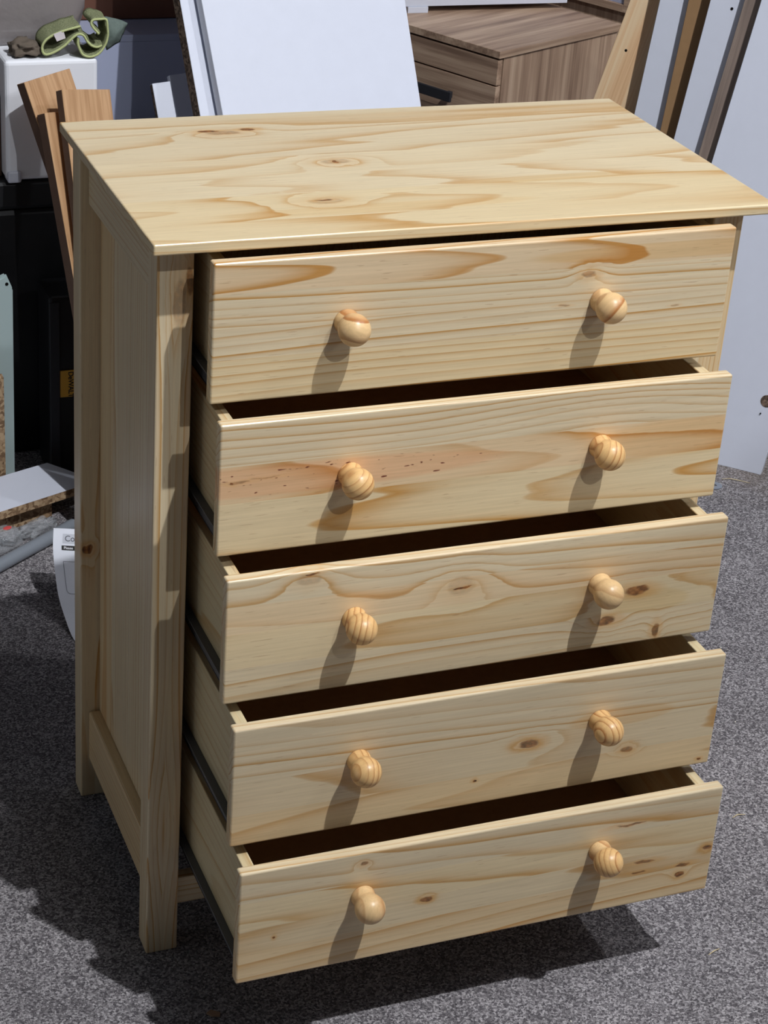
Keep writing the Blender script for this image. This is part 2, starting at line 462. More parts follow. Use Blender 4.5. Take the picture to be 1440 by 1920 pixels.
# strips per drawer front: (v_end, ring centre v, pith depth, slope, spacing, tint)
FR = [
    dict(strips=[(0.868, 0.760, 0.010, 0.02, 0.0125, TY), (0.905, 0.80, 0.02, 0.05, 0.015, TG), (0.945, 1.01, 0.020, 0.03, 0.014, TG), (0.99, 0.962, 0.016, -0.055, 0.016, TP)],
         knots=[(0.498, 0.9365, 0.009, 0.005, 0.014, 0.55), (0.618, 0.888, 0.006, 0.0012, 0, 0.4), (0.47, 0.9, 0.008, 0.001, 0, 0.5)],
         stains=[(0.62, 0.958, 0.20, 0.011, (0.94, 0.84, 0.68, 1), 0.9)]),
    dict(strips=[(0.712, 0.690, 0.024, 0.035, 0.014, TY), (0.758, 0.735, 0.030, -0.060, 0.020, (1.0, 0.90, 0.82, 1)), (0.82, 0.86, 0.02, 0.015, 0.0095, TG)],
         knots=[(0.532, 0.781, 0.07, 0.018, 0.014, 0.0), (0.07, 0.738, 0.012, 0.002, 0, 0.5), (0.10, 0.741, 0.018, 0.0012, 0, 0.4)],
         stains=[(0.12, 0.738, 0.28, 0.020, (1.0, 0.83, 0.76, 1), 0.9), (0.63, 0.735, 0.13, 0.026, (0.95, 0.84, 0.68, 1), 0.7)], pink=True),
    dict(strips=[(0.520, 0.440, 0.020, 0.015, 0.0085, TG), (0.567, 0.535, 0.034, 0.030, 0.018, TY), (0.602, 0.64, 0.022, 0.03, 0.012, (0.99, 0.92, 0.86, 1)), (0.65, 0.69, 0.02, 0.02, 0.014, TG)],
         knots=[(0.143, 0.627, 0.016, 0.008, 0.016, 0.28), (0.147, 0.634, 0.010, 0.0015, 0, 0.9), (0.334, 0.592, 0.018, 0.012, 0.016, 0.22), (0.336, 0.589, 0.012, 0.0016, 0, 1.0),
                (0.572, 0.551, 0.018, 0.006, 0.012, 0.9), (0.535, 0.512, 0.013, 0.006, 0.012, 0.85), (0.607, 0.488, 0.005, 0.010, 0.006, 0.8), (0.62, 0.53, 0.05, 0.014, 0.012, 0.0)],
         stains=[(0.593, 0.533, 0.055, 0.017, (0.95, 0.89, 0.76, 1), 0.8)]),
    dict(strips=[(0.347, 0.300, 0.024, 0.025, 0.013, TT), (0.392, 0.395, 0.026, 0.045, 0.018, (0.96, 0.94, 0.92, 1)), (0.48, 0.52, 0.02, 0.02, 0.010, TG)],
         knots=[(0.424, 0.381, 0.014, 0.006, 0.016, 0.8), (0.356, 0.340, 0.003, 0.002, 0.004, 1.0), (0.564, 0.348, 0.008, 0.005, 0.012, 0.7), (0.672, 0.313, 0.004, 0.002, 0.003, 1.0)],
         stains=[(0.55, 0.400, 0.075, 0.013, (0.95, 0.83, 0.68, 1), 0.8)]),
    dict(strips=[(0.178, 0.06, 0.015, 0.03, 0.0125, TT), (0.212, 0.20, 0.050, 0.02, 0.016, (0.97, 0.95, 0.92, 1)), (0.252, 0.28, 0.022, 0.02, 0.010, TY), (0.30, 0.34, 0.02, 0.03, 0.012, TG)],
         knots=[(0.286, 0.208, 0.008, 0.004, 0.008, 0.9), (0.200, 0.281, 0.005, 0.003, 0.010, 0.7), (0.092, 0.195, 0.002, 0.0022, 0.002, 1.0), (0.642, 0.167, 0.007, 0.004, 0.008, 0.95),
                (0.678, 0.203, 0.007, 0.004, 0.006, 0.9), (0.560, 0.264, 0.020, 0.0018, 0, 0.75), (0.588, 0.199, 0.016, 0.002, 0, 0.75), (0.582, 0.184, 0.012, 0.002, 0, 0.75), (0.645, 0.182, 0.012, 0.002, 0, 0.8)]),
]
box_m = pine('pine_drawer_box', 'yzx', (0.0, 1.0), [(0.25, 0.18, 0.03, 0.03, 0.012, (0.95, 0.95, 0.88, 1)), (0.6, 0.50, 0.05, 0.03, 0.014, (0.93, 0.94, 0.88, 1)), (1.0, 0.9, 0.04, 0.03, 0.012, (0.95, 0.93, 0.86, 1))],
             u0=0.1, seed=9.0, contrast=0.7)
knob_m = pine('pine_knob', 'zyx', (-0.2, 0.2), [(0.2, 0.06, 0.10, 0.05, 0.0095, (1.0, 0.93, 0.80, 1))], rnd=0.35, rough=0.36, flecks=0.2, contrast=1.25, early=lin(232, 196, 144), late=lin(182, 122, 70))


def knob_mesh():
    prof = [(0.0146, 0.0002), (0.0150, 0.0015), (0.0147, 0.0055), (0.0141, 0.0090), (0.0138, 0.0115), (0.0143, 0.0138)]
    for k in range(10):
        a = math.radians(38 - k * (38 + 84) / 9)
        prof.append((0.0186 * math.cos(a), 0.0262 - 0.0186 * math.sin(a)))
    prof = [p for p in prof]
    me = bpy.data.meshes.new('knob')
    vs, fs = [], []
    n = 36
    for (r, y) in prof:
        for i in range(n):
            t = 2 * math.pi * i / n
            vs.append((r * math.cos(t), -y, r * math.sin(t)))
    for j in range(len(prof) - 1):
        for i in range(n):
            fs.append((j * n + i, j * n + (i + 1) % n, (j + 1) * n + (i + 1) % n, (j + 1) * n + i))
    fs.append(tuple(range(n)))
    fs.append(tuple((len(prof) - 1) * n + i for i in range(n))[::-1])
    me.from_pydata(vs, [], fs)
    for p in me.polygons:
        p.use_smooth = len(p.vertices) == 4
    bm = bmesh.new()
    bm.from_mesh(me)
    bmesh.ops.recalc_face_normals(bm, faces=bm.faces)
    bm.to_mesh(me)
    bm.free()
    me.materials.append(knob_m)
    return me


KM = knob_mesh()
for i in range(5):
    yf = -PULL[i]
    zt, zb = DZT[i], DZB[i]
    fm = pine('pine_drawer_front', 'xzy', (zb - 0.002, zt + 0.002), FR[i]['strips'], FR[i]['knots'], u0=0.36, seed=11.0 + 3.7 * i, stains=FR[i].get('stains', ()), specks=FR[i].get('pink'),
              contrast=(1.3, 1.0, 0.85, 0.95, 1.0)[i])
    # drawer box: two sides and a back (one mesh), the rest are its sub-parts
    sx0, sx1 = XL + 0.0115, XR - 0.0115
    bm = bmesh.new()
    yb = yf + 0.352
    box(bm, sx0, sx0 + 0.014, yf + 0.0165, yb, zb + 0.014, zt - 0.010, bev=0.0012)
    box(bm, sx1 - 0.014, sx1, yf + 0.0165, yb, zb + 0.014, zt - 0.010, bev=0.0012)
    box(bm, sx0 + 0.0141, sx1 - 0.0141, yb - 0.014, yb, zb + 0.024, zt - 0.020, bev=0.0012)
    dr = obj('drawer', bm, box_m, chest)
    bm = bmesh.new()
    box(bm, XL, XR, yf, yf + 0.016, zb, zt, bev=0.0026, seg=3)
    obj('drawer_front', bm, fm, dr)
    bobj('drawer_bottom', (sx0 + 0.0142, sx1 - 0.0142, yf + 0.0164, yb - 0.0142, zb + 0.024, zb + 0.028), hardboard_light, dr, bev=0)
    for s in (0, 1):
        bm = bmesh.new()
        q = (lambda a, b: (a, b)) if s == 0 else (lambda a, b: (XR + XL - b, XR + XL - a))
        box(bm, *q(XL + 0.0095, XL + 0.0113), yf + 0.0165, yb, zb + 0.004, zb + 0.030)
        box(bm, *q(XL + 0.0095, XL + 0.0240), yf + 0.0165, yb, zb + 0.0035, zb + 0.0055)
        box(bm, *q(XL + 0.0015, XL + 0.0095), yf + 0.0165, yb, zb + 0.0285, zb + 0.0300)
        obj('runner', bm, runner_m, dr)
    for s in (0, 1):
        k = bpy.data.objects.new('knob', KM)
        k.parent = dr
        k.location = (KX[s] + 0.0035, yf, KZ[i] - 0.0046)
        k.rotation_euler = (0, random.uniform(0, 6.28), 0)
        COL.objects.link(k)


# ------------------------------------------------------------------ loose boards
def board(name, q, t, label, cat, face, edge, group=None, bev=0.0008, extra=None):
    """rectangular board: q = front face corners BL, BR, TR, TL; thickness goes behind"""
    q = [Vector(a) for a in q]
    n = (q[1] - q[0]).cross(q[3] - q[0]).normalized()
    org = (q[0] + q[1]) / 2
    org.z = 0
    bm = bmesh.new()
    upv = ((q[3] + q[2]) / 2 - (q[0] + q[1]) / 2).normalized()
    sidev = (-n).cross(upv).normalized() * -1
    R = Matrix((sidev, -n, upv)).transposed()
    if R.determinant() < 0:
        sidev = -sidev
        R = Matrix((sidev, -n, upv)).transposed()
    Ri = R.transposed()
    F = [bm.verts.new(Ri @ (a - org)) for a in q]
    Bk = []
    for k, a in enumerate(q):
        b = a - n * t
        if k < 2 and b.z < 0.0005:
            up = (q[3] - q[0]).normalized()
            b += up * ((0.0005 - b.z) / up.z)
        Bk.append(bm.verts.new(Ri @ (b - org)))
    f = bm.faces.new(F)
    f2 = bm.faces.new(Bk[::-1])
    sd = [bm.faces.new((F[(k + 1) % 4], F[k], Bk[k], Bk[(k + 1) % 4])) for k in range(4)]
    for s in sd:
        s.material_index = 1
    if bev:
        bmesh.ops.bevel(bm, geom=list(bm.edges), offset=bev, segments=1, affect='EDGES')
    o = obj(name, bm, [face, edge], None)
    o.matrix_world = Matrix.Translation(org) @ R.to_4x4()
    if label:
        tag(o, label, cat, group)
    return o, n, org


def disc_on(name, parent, org, n, p, r, mat, depth=0.0004):
    n = Vector(n).normalized()
    bm = bmesh.new()
    bmesh.ops.create_cone(bm, cap_ends=True, segments=20, radius1=r, radius2=r, depth=depth * 2,
                          matrix=parent.matrix_world.inverted() @ Matrix.Translation(Vector(p)) @ n.to_track_quat('Z', 'Y').to_matrix().to_4x4())
    return obj(name, bm, mat, parent)


def onplane(p, q, n):
    return Vector(p) + n * ((Vector(q) - Vector(p)).dot(n))


BQ = [(0.545, 0.924, 0.0), (0.942, 1.043, 0.0), (0.918, 1.707, 1.072), (0.47, 1.572, 1.072)]
board('leaning_panel', BQ, 0.019, 'large white laminate panel leaning behind the chest, front one of two', 'board', white, white_edge)
AQ = [(0.5, 0.943, 0.0), (0.635, 0.984, 0.0), (0.573, 1.637, 1.072), (0.438, 1.596, 1.072)]
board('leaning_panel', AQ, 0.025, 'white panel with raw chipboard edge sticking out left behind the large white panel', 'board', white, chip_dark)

P7 = [(1.358, 1.252, 0.0), (1.56, 1.05, 0.0), (1.799, 1.133, 1.138), (1.607, 1.325, 1.138)]
o, n, org = board('leaning_panel', P7, 0.016, 'wide white panel with drilled holes standing at the right edge', 'board', white, white_edge)
p = onplane((1.568, 1.084, 0.148), P7[0], n)
disc_on('drilled_hole', o, org, n, p, 0.0125, chip_dark, 0.0006)
disc_on('drilled_hole', o, org, n, p + Vector((-0.010, 0.0, -0.026)), 0.0016, dark, 0.0006)
S6 = [(1.356, 1.297, 0.0), (1.397, 1.255, 0.0), (1.641, 1.332, 1.134), (1.60, 1.373, 1.134)]
board('timber_strip', S6, 0.018, 'narrow weathered grey-brown timber strip between the white panels at right', 'board', greywood, greywood)
S5 = [(1.342, 1.346, 0.0), (1.400, 1.288, 0.0), (1.619, 1.387, 1.123), (1.56, 1.445, 1.123)]
o, n, org = board('leaning_panel', S5, 0.016, 'narrow white strip with one small hole beside the grey timber strip', 'board', white, white_edge)
disc_on('screw_hole', o, org, n, onplane((1.541, 1.389, 0.857), S5[0], n), 0.0028, dark)
S4 = [(1.362, 1.387, 0.0), (1.405, 1.347, 0.0), (1.594, 1.470, 1.103), (1.543, 1.52, 1.103)]
board('hardboard_strip', S4, 0.016, 'brown hardboard strip leaning between two white strips', 'board', mdf, mdf)
S3 = [(1.327, 1.456, 0.0), (1.38, 1.403, 0.0), (1.556, 1.535, 1.091), (1.514, 1.577, 1.091)]
board('leaning_panel', S3, 0.016, 'white strip leaning between the raw pine board and the brown strip', 'board', white, white_edge)
S2 = [(1.219, 1.631, 0.0), (1.329, 1.522, 0.0), (1.636, 1.531, 1.068), (1.526, 1.641, 1.068)]
o, n, org = board('pine_board', S2, 0.018, 'raw pine board with a screw hole leaning by the walnut cabinet', 'board', rawpine, rawpine)
disc_on('screw_hole', o, org, n, onplane((1.446, 1.617, 0.716), S2[0], n), 0.003, dark)

w1 = [(0.356, 1.122, 0.0), (0.445, 1.165, 0.01), (0.236, 1.424, 0.773), (0.146, 1.382, 0.763)]
w2 = [(0.223, 0.995, 0.0), (0.316, 1.028, -0.012), (0.294, 1.366, 0.75), (0.201, 1.333, 0.763)]
w3 = [(0.237, 1.038, 0.0), (0.326, 1.072, -0.006), (0.261, 1.373, 0.714), (0.172, 1.339, 0.721)]
board('oak_board', w1, 0.024, 'oak veneered board with rounded top corner, leaning against the white cabinet, leftmost of three', 'board', oak, oak_edge)
board('oak_board', w2, 0.020, 'reddish oak veneered board nearest the top left corner of the chest', 'board', oak, oak_edge)
board('oak_board', w3, 0.025, 'lower oak board with thick dark edge between the two taller oak boards', 'board', oak, oak_edge)

s1 = [(0.465, 1.137, 0.0), (0.499, 1.139, 0.003), (0.431, 1.466, 0.731), (0.397, 1.465, 0.728)]
s2 = [(0.528, 1.178, 0.0), (0.578, 1.18, 0.005), (0.489, 1.508, 0.735), (0.44, 1.506, 0.73)]
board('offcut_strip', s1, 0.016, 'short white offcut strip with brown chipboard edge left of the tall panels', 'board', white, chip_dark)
o, n, org = board('offcut_strip', s2, 0.016, 'shaded white offcut strip with a dark screw hole behind the shorter strip', 'board', white, white_edge)
disc_on('screw_hole', o, org, n, onplane((0.442, 1.47, 0.725), s2[0], n) + Vector((0.008, 0, -0.004)), 0.0035, dark)

# ------------------------------------------------------------------ walnut cabinet
CZ = 0.5
cab = thing('bedside_cabinet', 'walnut-print bedside cabinet with dark bar handle behind the chest', 'cabinet', (1.533, 2.396, 0), math.atan2(0.44, 0.9))
bobj('top_board', (-0.002, 0.502, -0.002, 0.42, 0.482, CZ), walnut_x, cab, bev=0.001)
bobj('side_panel', (0.022, 0.488, 0.003, 0.019, 0, 0.4815), walnut_z, cab, bev=0.0006)
bobj('side_panel', (0.022, 0.488, 0.397, 0.413, 0, 0.4815), walnut_z, cab, bev=0.0006)
bobj('back_panel', (0.478, 0.486, 0.0195, 0.3965, 0.02, 0.481), walnut_z, cab, bev=0)
bobj('bottom_board', (0.022, 0.477, 0.0195, 0.3965, 0.04, 0.056), walnut_x, cab, bev=0)
for (z0, z1) in ((0.414, 0.477), (0.224, 0.410), (0.034, 0.220)):
    dfr = bobj('drawer_front', (0.0, 0.017, 0.003, 0.413, z0, z1), walnut_y, cab, bev=0.0006)
    if z1 < 0.45:
        bm = bmesh.new()
        zc = z1 - 0.052
        box(bm, -0.026, -0.018, 0.126, 0.29, zc - 0.013, zc + 0.013, bev=0.002)
        box(bm, -0.018, 0.0, 0.140, 0.152, zc - 0.008, zc + 0.008)
        box(bm, -0.018, 0.0, 0.264, 0.276, zc - 0.008, zc + 0.008)
        obj('handle', bm, black2, dfr)
uni = thing('framed_cabinet', 'walnut framed unit with grey inset panel behind the bedside cabinet', 'cabinet', (1.533, 2.396, 0), math.atan2(0.44, 0.9))
bobj('carcass', (0.62, 0.95, 0.04, 0.50, 0, 0.95), walnut_z, uni, bev=0.001)
for (y0, y1, z0, z1) in ((0.04, 0.076, 0.50, 0.95), (0.464, 0.50, 0.50, 0.95), (0.0762, 0.4638, 0.50, 0.520), (0.0762, 0.4638, 0.914, 0.95)):
    bobj('frame_rail', (0.604, 0.6198, y0, y1, z0, z1), walnut_y, uni, bev=0.001)
bobj('inset_panel', (0.614, 0.6198, 0.0764, 0.4636, 0.5202, 0.9138), bluegrey, uni, bev=0)

wbx = thing('white_box', 'white drawer box lying on top of the walnut bedside cabinet', 'box', (1.66, 2.90, 0.5))
bobj('carcass', (-0.27, 0.240, -0.12, 0.10, 0.0165, 0.22), white, wbx, bev=0.001)
bobj('foot', (-0.22, -0.163, -0.124, -0.06, 0.0, 0.0163), white, wbx, bev=0.001)
bobj('foot', (0.03, 0.08, 0.03, 0.08, 0.0, 0.0163), white, wbx, bev=0.001)

# ------------------------------------------------------------------ left pile
crate = thing('storage_crate', 'large black storage crate in the dark under the white cabinet', 'crate', (0.17, 1.9, 0))
bobj('body', (-0.55, 0.45, -0.42, 0.40, 0, 0.50), black, crate, bev=0.012)
bobj('lid', (-0.56, 0.46, -0.43, 0.41, 0.501, 0.556), black, crate, bev=0.008)
for x in (-0.25, 0.15):
    bobj('latch', (x, x + 0.06, -0.442, -0.4305, 0.44, 0.54), black2, crate, bev=0.003)

wc = thing('white_cabinet', 'small white cabinet with rounded edges under the green cloth', 'cabinet', (0.21, 1.56, 0.557))
bm = bmesh.new()
box(bm, -0.082, 0.086, -0.10, 0.10, 0.003, 0.222, bev=0.008, seg=3)
obj('body', bm, plain('bright_white_plastic', lin(234, 236, 242), 0.4, 0.4), wc)
bobj('foot', (-0.080, -0.055, -0.104, -0.07, -0.0005, 0.022), white, wc, bev=0.004)
bobj('brown_panel', (-0.30, -0.0825, -0.06, 0.08, 0.0, 0.15), oak_edge, wc, bev=0.001)

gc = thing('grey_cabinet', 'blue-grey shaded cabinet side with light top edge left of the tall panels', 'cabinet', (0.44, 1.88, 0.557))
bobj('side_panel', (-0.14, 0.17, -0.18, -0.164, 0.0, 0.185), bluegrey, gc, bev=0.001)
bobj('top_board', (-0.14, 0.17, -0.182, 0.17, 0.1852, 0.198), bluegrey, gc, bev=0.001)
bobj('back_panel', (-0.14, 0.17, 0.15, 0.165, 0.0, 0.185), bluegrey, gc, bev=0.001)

bm = bmesh.new()
box(bm, -0.12, 0.14, -0.09, 0.09, 0.0, 0.14, bev=0.003)
cb = obj('cardboard_box', bm, plain('brown_cardboard', lin(112, 76, 62), 0.8, 0.2, nz=0.1, nscale=12), loc=(0.43, 1.90, 0.756))
tag(cb, 'dark reddish-brown cardboard box behind the green cloth', 'box')

tc = thing('tool_case', 'black tool case with yellow label beside the chest rear leg', 'tool case', (0.29, 1.41, 0))
bobj('body', (-0.109, 0.14, -0.05, 0.05, 0, 0.37), black, tc, bev=0.006)
bobj('corner_rib', (-0.109, -0.091, -0.054, -0.0502, 0.01, 0.36), black2, tc, bev=0.001)
bm = bmesh.new()
box(bm, -0.06, -0.045, -0.03, -0.005, 0.365, 0.40, bev=0.003)
box(bm, 0.06, 0.075, -0.03, -0.005, 0.365, 0.40, bev=0.003)
box(bm, -0.06, 0.075, -0.032, -0.003, 0.395, 0.415, bev=0.005)
obj('handle', bm, black2, tc)
lab = bobj('brand_label', (-0.0905, -0.0605, -0.0524, -0.0502, 0.170, 0.224), plain('ochre_label', lin(214, 160, 58), 0.5), tc, bev=0.0008)
lab['label'] = 'yellow brand label with dark lettering'


def text_mesh(txt, size, mapf, name, mat, parent, spacing=1.0, bold=0.0):
    cu = bpy.data.curves.new(name, 'FONT')
    cu.body = txt
    cu.size = size
    cu.space_character = spacing
    cu.offset = bold
    ob = bpy.data.objects.new(name, cu)
    COL.objects.link(ob)
    dg = bpy.context.evaluated_depsgraph_get()
    dg.update()
    me = bpy.data.meshes.new_from_object(ob.evaluated_get(dg))
    bpy.data.objects.remove(ob)
    for v in me.vertices:
        v.co = mapf(v.co.x, v.co.y)
    me.materials.clear()
    me.materials.append(mat)
    o = bpy.data.objects.new(name, me)
    o.parent = parent
    COL.objects.link(o)
    return o


ink = plain('black_ink', lin(28, 26, 26), 0.7)
inkg = plain('grey_ink', lin(92, 94, 102), 0.7)
pale = plain('pale_grey_print', lin(196, 199, 208), 0.7)
text_mesh('DeWALT', 0.0135, lambda x, y: Vector((-0.0745 + y, -0.0527, 0.2215 - x)), 'lettering', ink, lab, 0.95, 0.0003)

bm = bmesh.new()
prof = [(-0.10, 0.0), (0.0, 0.0), (0.003, 0.385), (-0.008, 0.413), (-0.10, 0.372)]
F = [bm.verts.new((x, -0.008, z)) for x, z in prof]
Bk = [bm.verts.new((x, 0.008, z)) for x, z in prof]
bm.faces.new(F)
bm.faces.new(Bk[::-1])
for k in range(5):
    bm.faces.new((F[(k + 1) % 5], F[k], Bk[k], Bk[(k + 1) % 5]))
bmesh.ops.bevel(bm, geom=list(bm.edges), offset=0.003, segments=2, affect='EDGES')
pg = obj('metal_cover', bm, plain('pale_green_grey', lin(170, 188, 188), 0.5), loc=(0.116, 1.385, 0.0))
tag(pg, 'pale green-grey cover panel with a small hole in front of the black crate', 'panel')
bm = bmesh.new()
bmesh.ops.create_cone(bm, cap_ends=True, segments=16, radius1=0.003, radius2=0.003, depth=0.001, matrix=Matrix.Translation((-0.008, -0.0083, 0.396)) @ Matrix.Rotation(math.pi / 2, 4, 'X'))
obj('screw_hole', bm, dark, pg)

ck = bobj('chipboard_offcut', (-0.11, 0.0, -0.009, 0.009, 0.0, 0.232), chipboard, bev=0.002, loc=(0.091, 1.345, 0))
tag(ck, 'rough chipboard offcut standing at the left edge under the pale cover panel', 'board')

# board lying on the carpet, propped on an offcut
def flat_board(name, pts, z0, z1, face, edge, label):
    bm = bmesh.new()
    Tp = [bm.verts.new((x, y, z1)) for x, y in pts]
    Bt = [bm.verts.new((x, y, z0)) for x, y in pts]
    bm.faces.new(Tp)
    bm.faces.new(Bt[::-1]).material_index = 1
    n = len(pts)
    for k in range(n):
        bm.faces.new((Tp[(k + 1) % n], Tp[k], Bt[k], Bt[(k + 1) % n])).material_index = 1
    o = obj(name, bm, [face, edge])
    return tag(o, label, 'board')


flat_board('flat_panel', [(-0.25, 1.035), (0.240, 1.231), (0.166, 1.324), (-0.30, 1.148)], 0.0382, 0.0545, white, chipboard, 'white panel with chipboard edge lying flat on the carpet at left')
flat_board('chipboard_offcut', [(-0.2, 1.08), (0.150, 1.215), (0.13, 1.27), (-0.2, 1.14)], 0.0, 0.0378, chipboard, chipboard, 'chipboard offcut under the white panel lying on the carpet')

# grey tube
bm = bmesh.new()
a, b = Vector((-0.12, 0.938, 0.0125)), Vector((0.175, 1.150, 0.0125))
L = (b - a).length
M = Matrix.Translation((a + b) / 2) @ (b - a).to_track_quat('Z', 'Y').to_matrix().to_4x4()
bmesh.ops.create_cone(bm, cap_ends=False, segments=28, radius1=0.012, radius2=0.012, depth=L, matrix=M)
bmesh.ops.create_cone(bm, cap_ends=False, segments=28, radius1=0.0105, radius2=0.0105, depth=L, matrix=M)
tube = obj('plastic_tube', bm, plain('grey_pvc', lin(128, 134, 142), 0.35, 0.5), smooth=True)
tag(tube, 'grey plastic tube lying diagonally on the carpet at left', 'tube')


# clear polythene
def poly_mat(name, tint, alpha, rough=0.15, sc=55, bs=0.9):
    N = NB(name)
    vec, o = N.objxyz()
    f = N.noise(vec, sc, 4, 0.65)
    m = N.fin(tint, rough, 0.8, bump=f, bdist=0.01, bstr=bs)
    N.b.inputs['Alpha'].default_value = alpha
    return m


clear = poly_mat('clear_polythene', lin(200, 205, 210), 0.30)
milky = poly_mat('milky_polythene', lin(150, 143, 142), 0.72, 0.35, 14, 0.35)


def lump(name, loc, size, mat, seed, parent=None, amp=0.25, freq=3.0, flat=True):
    bm = bmesh.new()
    bmesh.ops.create_icosphere(bm, subdivisions=4, radius=1.0)
    for v in bm.verts:
        p = v.co.copy()
        k = 1 + amp * mnoise.noise(p * freq * 0.5 + Vector((seed, 0, 0))) + amp * 0.45 * mnoise.noise(p * freq * 1.7 + Vector((0, seed, 0)))
        p = Vector([math.copysign(abs(c) ** 0.75, c) for c in p]) * k
        p = Vector((p.x * size[0], p.y * size[1], p.z * size[2]))
        if flat and p.z < -size[2] * 0.8:
            p.z = -size[2] * 0.8
        v.co = p
    return obj(name, bm, mat, parent, smooth=True, loc=loc)


b1 = lump('screw_bag', (0.030, 1.112, 0.0165), (0.050, 0.022, 0.0195), clear, 3.1)
b1.rotation_euler.z = 0.5
tag(b1, 'clear plastic bag of screws and fittings on the carpet at left', 'bag')
for k in range(9):
    bm = bmesh.new()
    x, y = random.uniform(-0.032, 0.032), random.uniform(-0.010, 0.010)
    M = Matrix.Translation((x, y, -0.008 + 0.002 * (k % 3))) @ Matrix.Rotation(random.uniform(0, 3.1), 4, 'Z') @ Matrix.Rotation(math.pi / 2, 4, 'X')
    bmesh.ops.create_cone(bm, cap_ends=True, segments=8, radius1=0.0022, radius2=0.0008, depth=0.022, matrix=M)
    bmesh.ops.create_cone(bm, cap_ends=True, segments=10, radius1=0.0042, radius2=0.0042, depth=0.0018, matrix=M @ Matrix.Translation((0, 0, -0.011)))
    obj('screw', bm, steel, b1)
bm = bmesh.new()
bmesh.ops.create_icosphere(bm, subdivisions=2, radius=1, matrix=Matrix.Translation((0.022, 0.0, 0.0205)) @ Matrix.Diagonal((0.009, 0.006, 0.0015, 1)))
obj('red_print', bm, plain('red_print', lin(208, 78, 76), 0.5), b1)
b2 = lump('plastic_wrapper', (0.112, 1.156, 0.0115), (0.040, 0.014, 0.013), clear, 8.4, amp=0.4, freq=5)
b2.rotation_euler.z = 0.5
tag(b2, 'shiny crumpled clear wrapper on the carpet beside the instruction sheet', 'wrapper')
b3 = lump('plastic_bag', (0.035, 1.435, 0.045), (0.055, 0.026, 0.055), clear, 5.0, amp=0.3)
tag(b3, 'small clear plastic bag behind the white panel on the carpet', 'bag')

pb = lump('polythene_sack', (0.165, 1.60, 0.866), (0.135, 0.055, 0.108), milky, 1.3, amp=0.16, freq=2.2)
tag(pb, 'grey translucent polythene sack on top of the white cabinet', 'bag')
lm = lump('green_content', (-0.085, 0.01, 0.035), (0.045, 0.03, 0.05), plain('yellow_green', lin(176, 180, 84), 0.6), 2.2, parent=pb, amp=0.2)
lm['label'] = 'yellow-green thing inside the sack'

# instruction sheet, curling up off the carpet
EDGE = [(0.095, 0.954, 0.120), (0.087, 0.924, 0.098), (0.0845, 0.900, 0.068), (0.083, 0.868, 0.038), (0.0865, 0.835, 0.013), (0.089, 0.785, 0.0015), (0.10, 0.735, 0.0012)]
EDGE = [Vector(e) for e in EDGE]
cum = [0.0]
for k in range(1, len(EDGE)):
    cum.append(cum[-1] + (EDGE[k] - EDGE[k - 1]).length)
ACR = Vector((0.94, -0.34, 0)).normalized()


def catmull(k, t):
    P = lambda i: EDGE[max(0, min(len(EDGE) - 1, i))]
    a, b, c, d = P(k - 1), P(k), P(k + 1), P(k + 2)
    return 0.5 * (2 * b + (c - a) * t + (2 * a - 5 * b + 4 * c - d) * t * t + (3 * b - a - 3 * c + d) * t ** 3)


def sheet(t, s, lift=0.0):
    s = max(0.0, min(cum[-1] - 1e-5, s))
    k = max(i for i in range(len(cum) - 1) if cum[i] <= s)
    f = (s - cum[k]) / (cum[k + 1] - cum[k])
    p = catmull(k, f)
    q = catmull(k, min(1, f + 0.02)) - catmull(k, max(0, f - 0.02))
    n = ACR.cross(-q).normalized()
    if n.z < 0:
        n = -n
    p = p + ACR * t + n * lift
    p.z = max(p.z, 0.0008 + lift)
    return p


ish = thing('instruction_sheet', 'white printed assembly instruction sheet curling up behind the chest rear leg', 'paper')
bm = bmesh.new()
nt, ns = 8, 40
G = [[bm.verts.new(sheet(0.16 * i / nt, cum[-1] * j / ns)) for i in range(nt + 1)] for j in range(ns + 1)]
for j in range(ns):
    for i in range(nt):
        bm.faces.new((G[j][i], G[j][i + 1], G[j + 1][i + 1], G[j + 1][i]))
sh = obj('sheet', bm, plain('white_paper', lin(228, 231, 240), 0.8, 0.2), ish, smooth=True)


def patch(name, t0, t1, s0, s1, mat, lift):
    bm = bmesh.new()
    n = 8
    R = [[bm.verts.new(sheet(t, s0 + (s1 - s0) * j / n, lift)) for t in (t0, t1)] for j in range(n + 1)]
    for j in range(n):
        bm.faces.new((R[j][0], R[j][1], R[j + 1][1], R[j + 1][0]))
    return obj(name, bm, mat, sh)


patch('heading_box', 0.016, 0.10, 0.013, 0.029, pale, 0.0003)
text_mesh('Com', 0.0135, lambda x, y: sheet(0.0195 + x, 0.0255 - y, 0.0006), 'heading', inkg, sh, 1.0, 0.0001)
patch('black_bar', 0.0145, 0.10, 0.0325, 0.0405, ink, 0.0003)
text_mesh('Please', 0.0062, lambda x, y: sheet(0.018 + x, 0.0385 - y, 0.0006), 'bar_lettering', plain('white_ink', lin(230, 230, 235), 0.7), sh, 1.0, 0.0001)
bm = bmesh.new()
out = []
for k in range(13):
    a = math.pi * 1.0 - math.pi / 2 * k / 12
    out.append((0.022 + 0.005 * math.cos(a), 0.066 - 0.005 * math.sin(a)))
pts = [(0.10, 0.116), (0.022, 0.116)] + [(0.022 + 0.006 * math.cos(math.pi / 2 + math.pi / 2 * k / 6), 0.110 + 0.006 * math.sin(math.pi / 2 + math.pi / 2 * k / 6)) for k in range(7)] \
    + [(0.016, 0.110 - 0.05 * k / 8) for k in range(9)] + [(0.10, 0.060)]
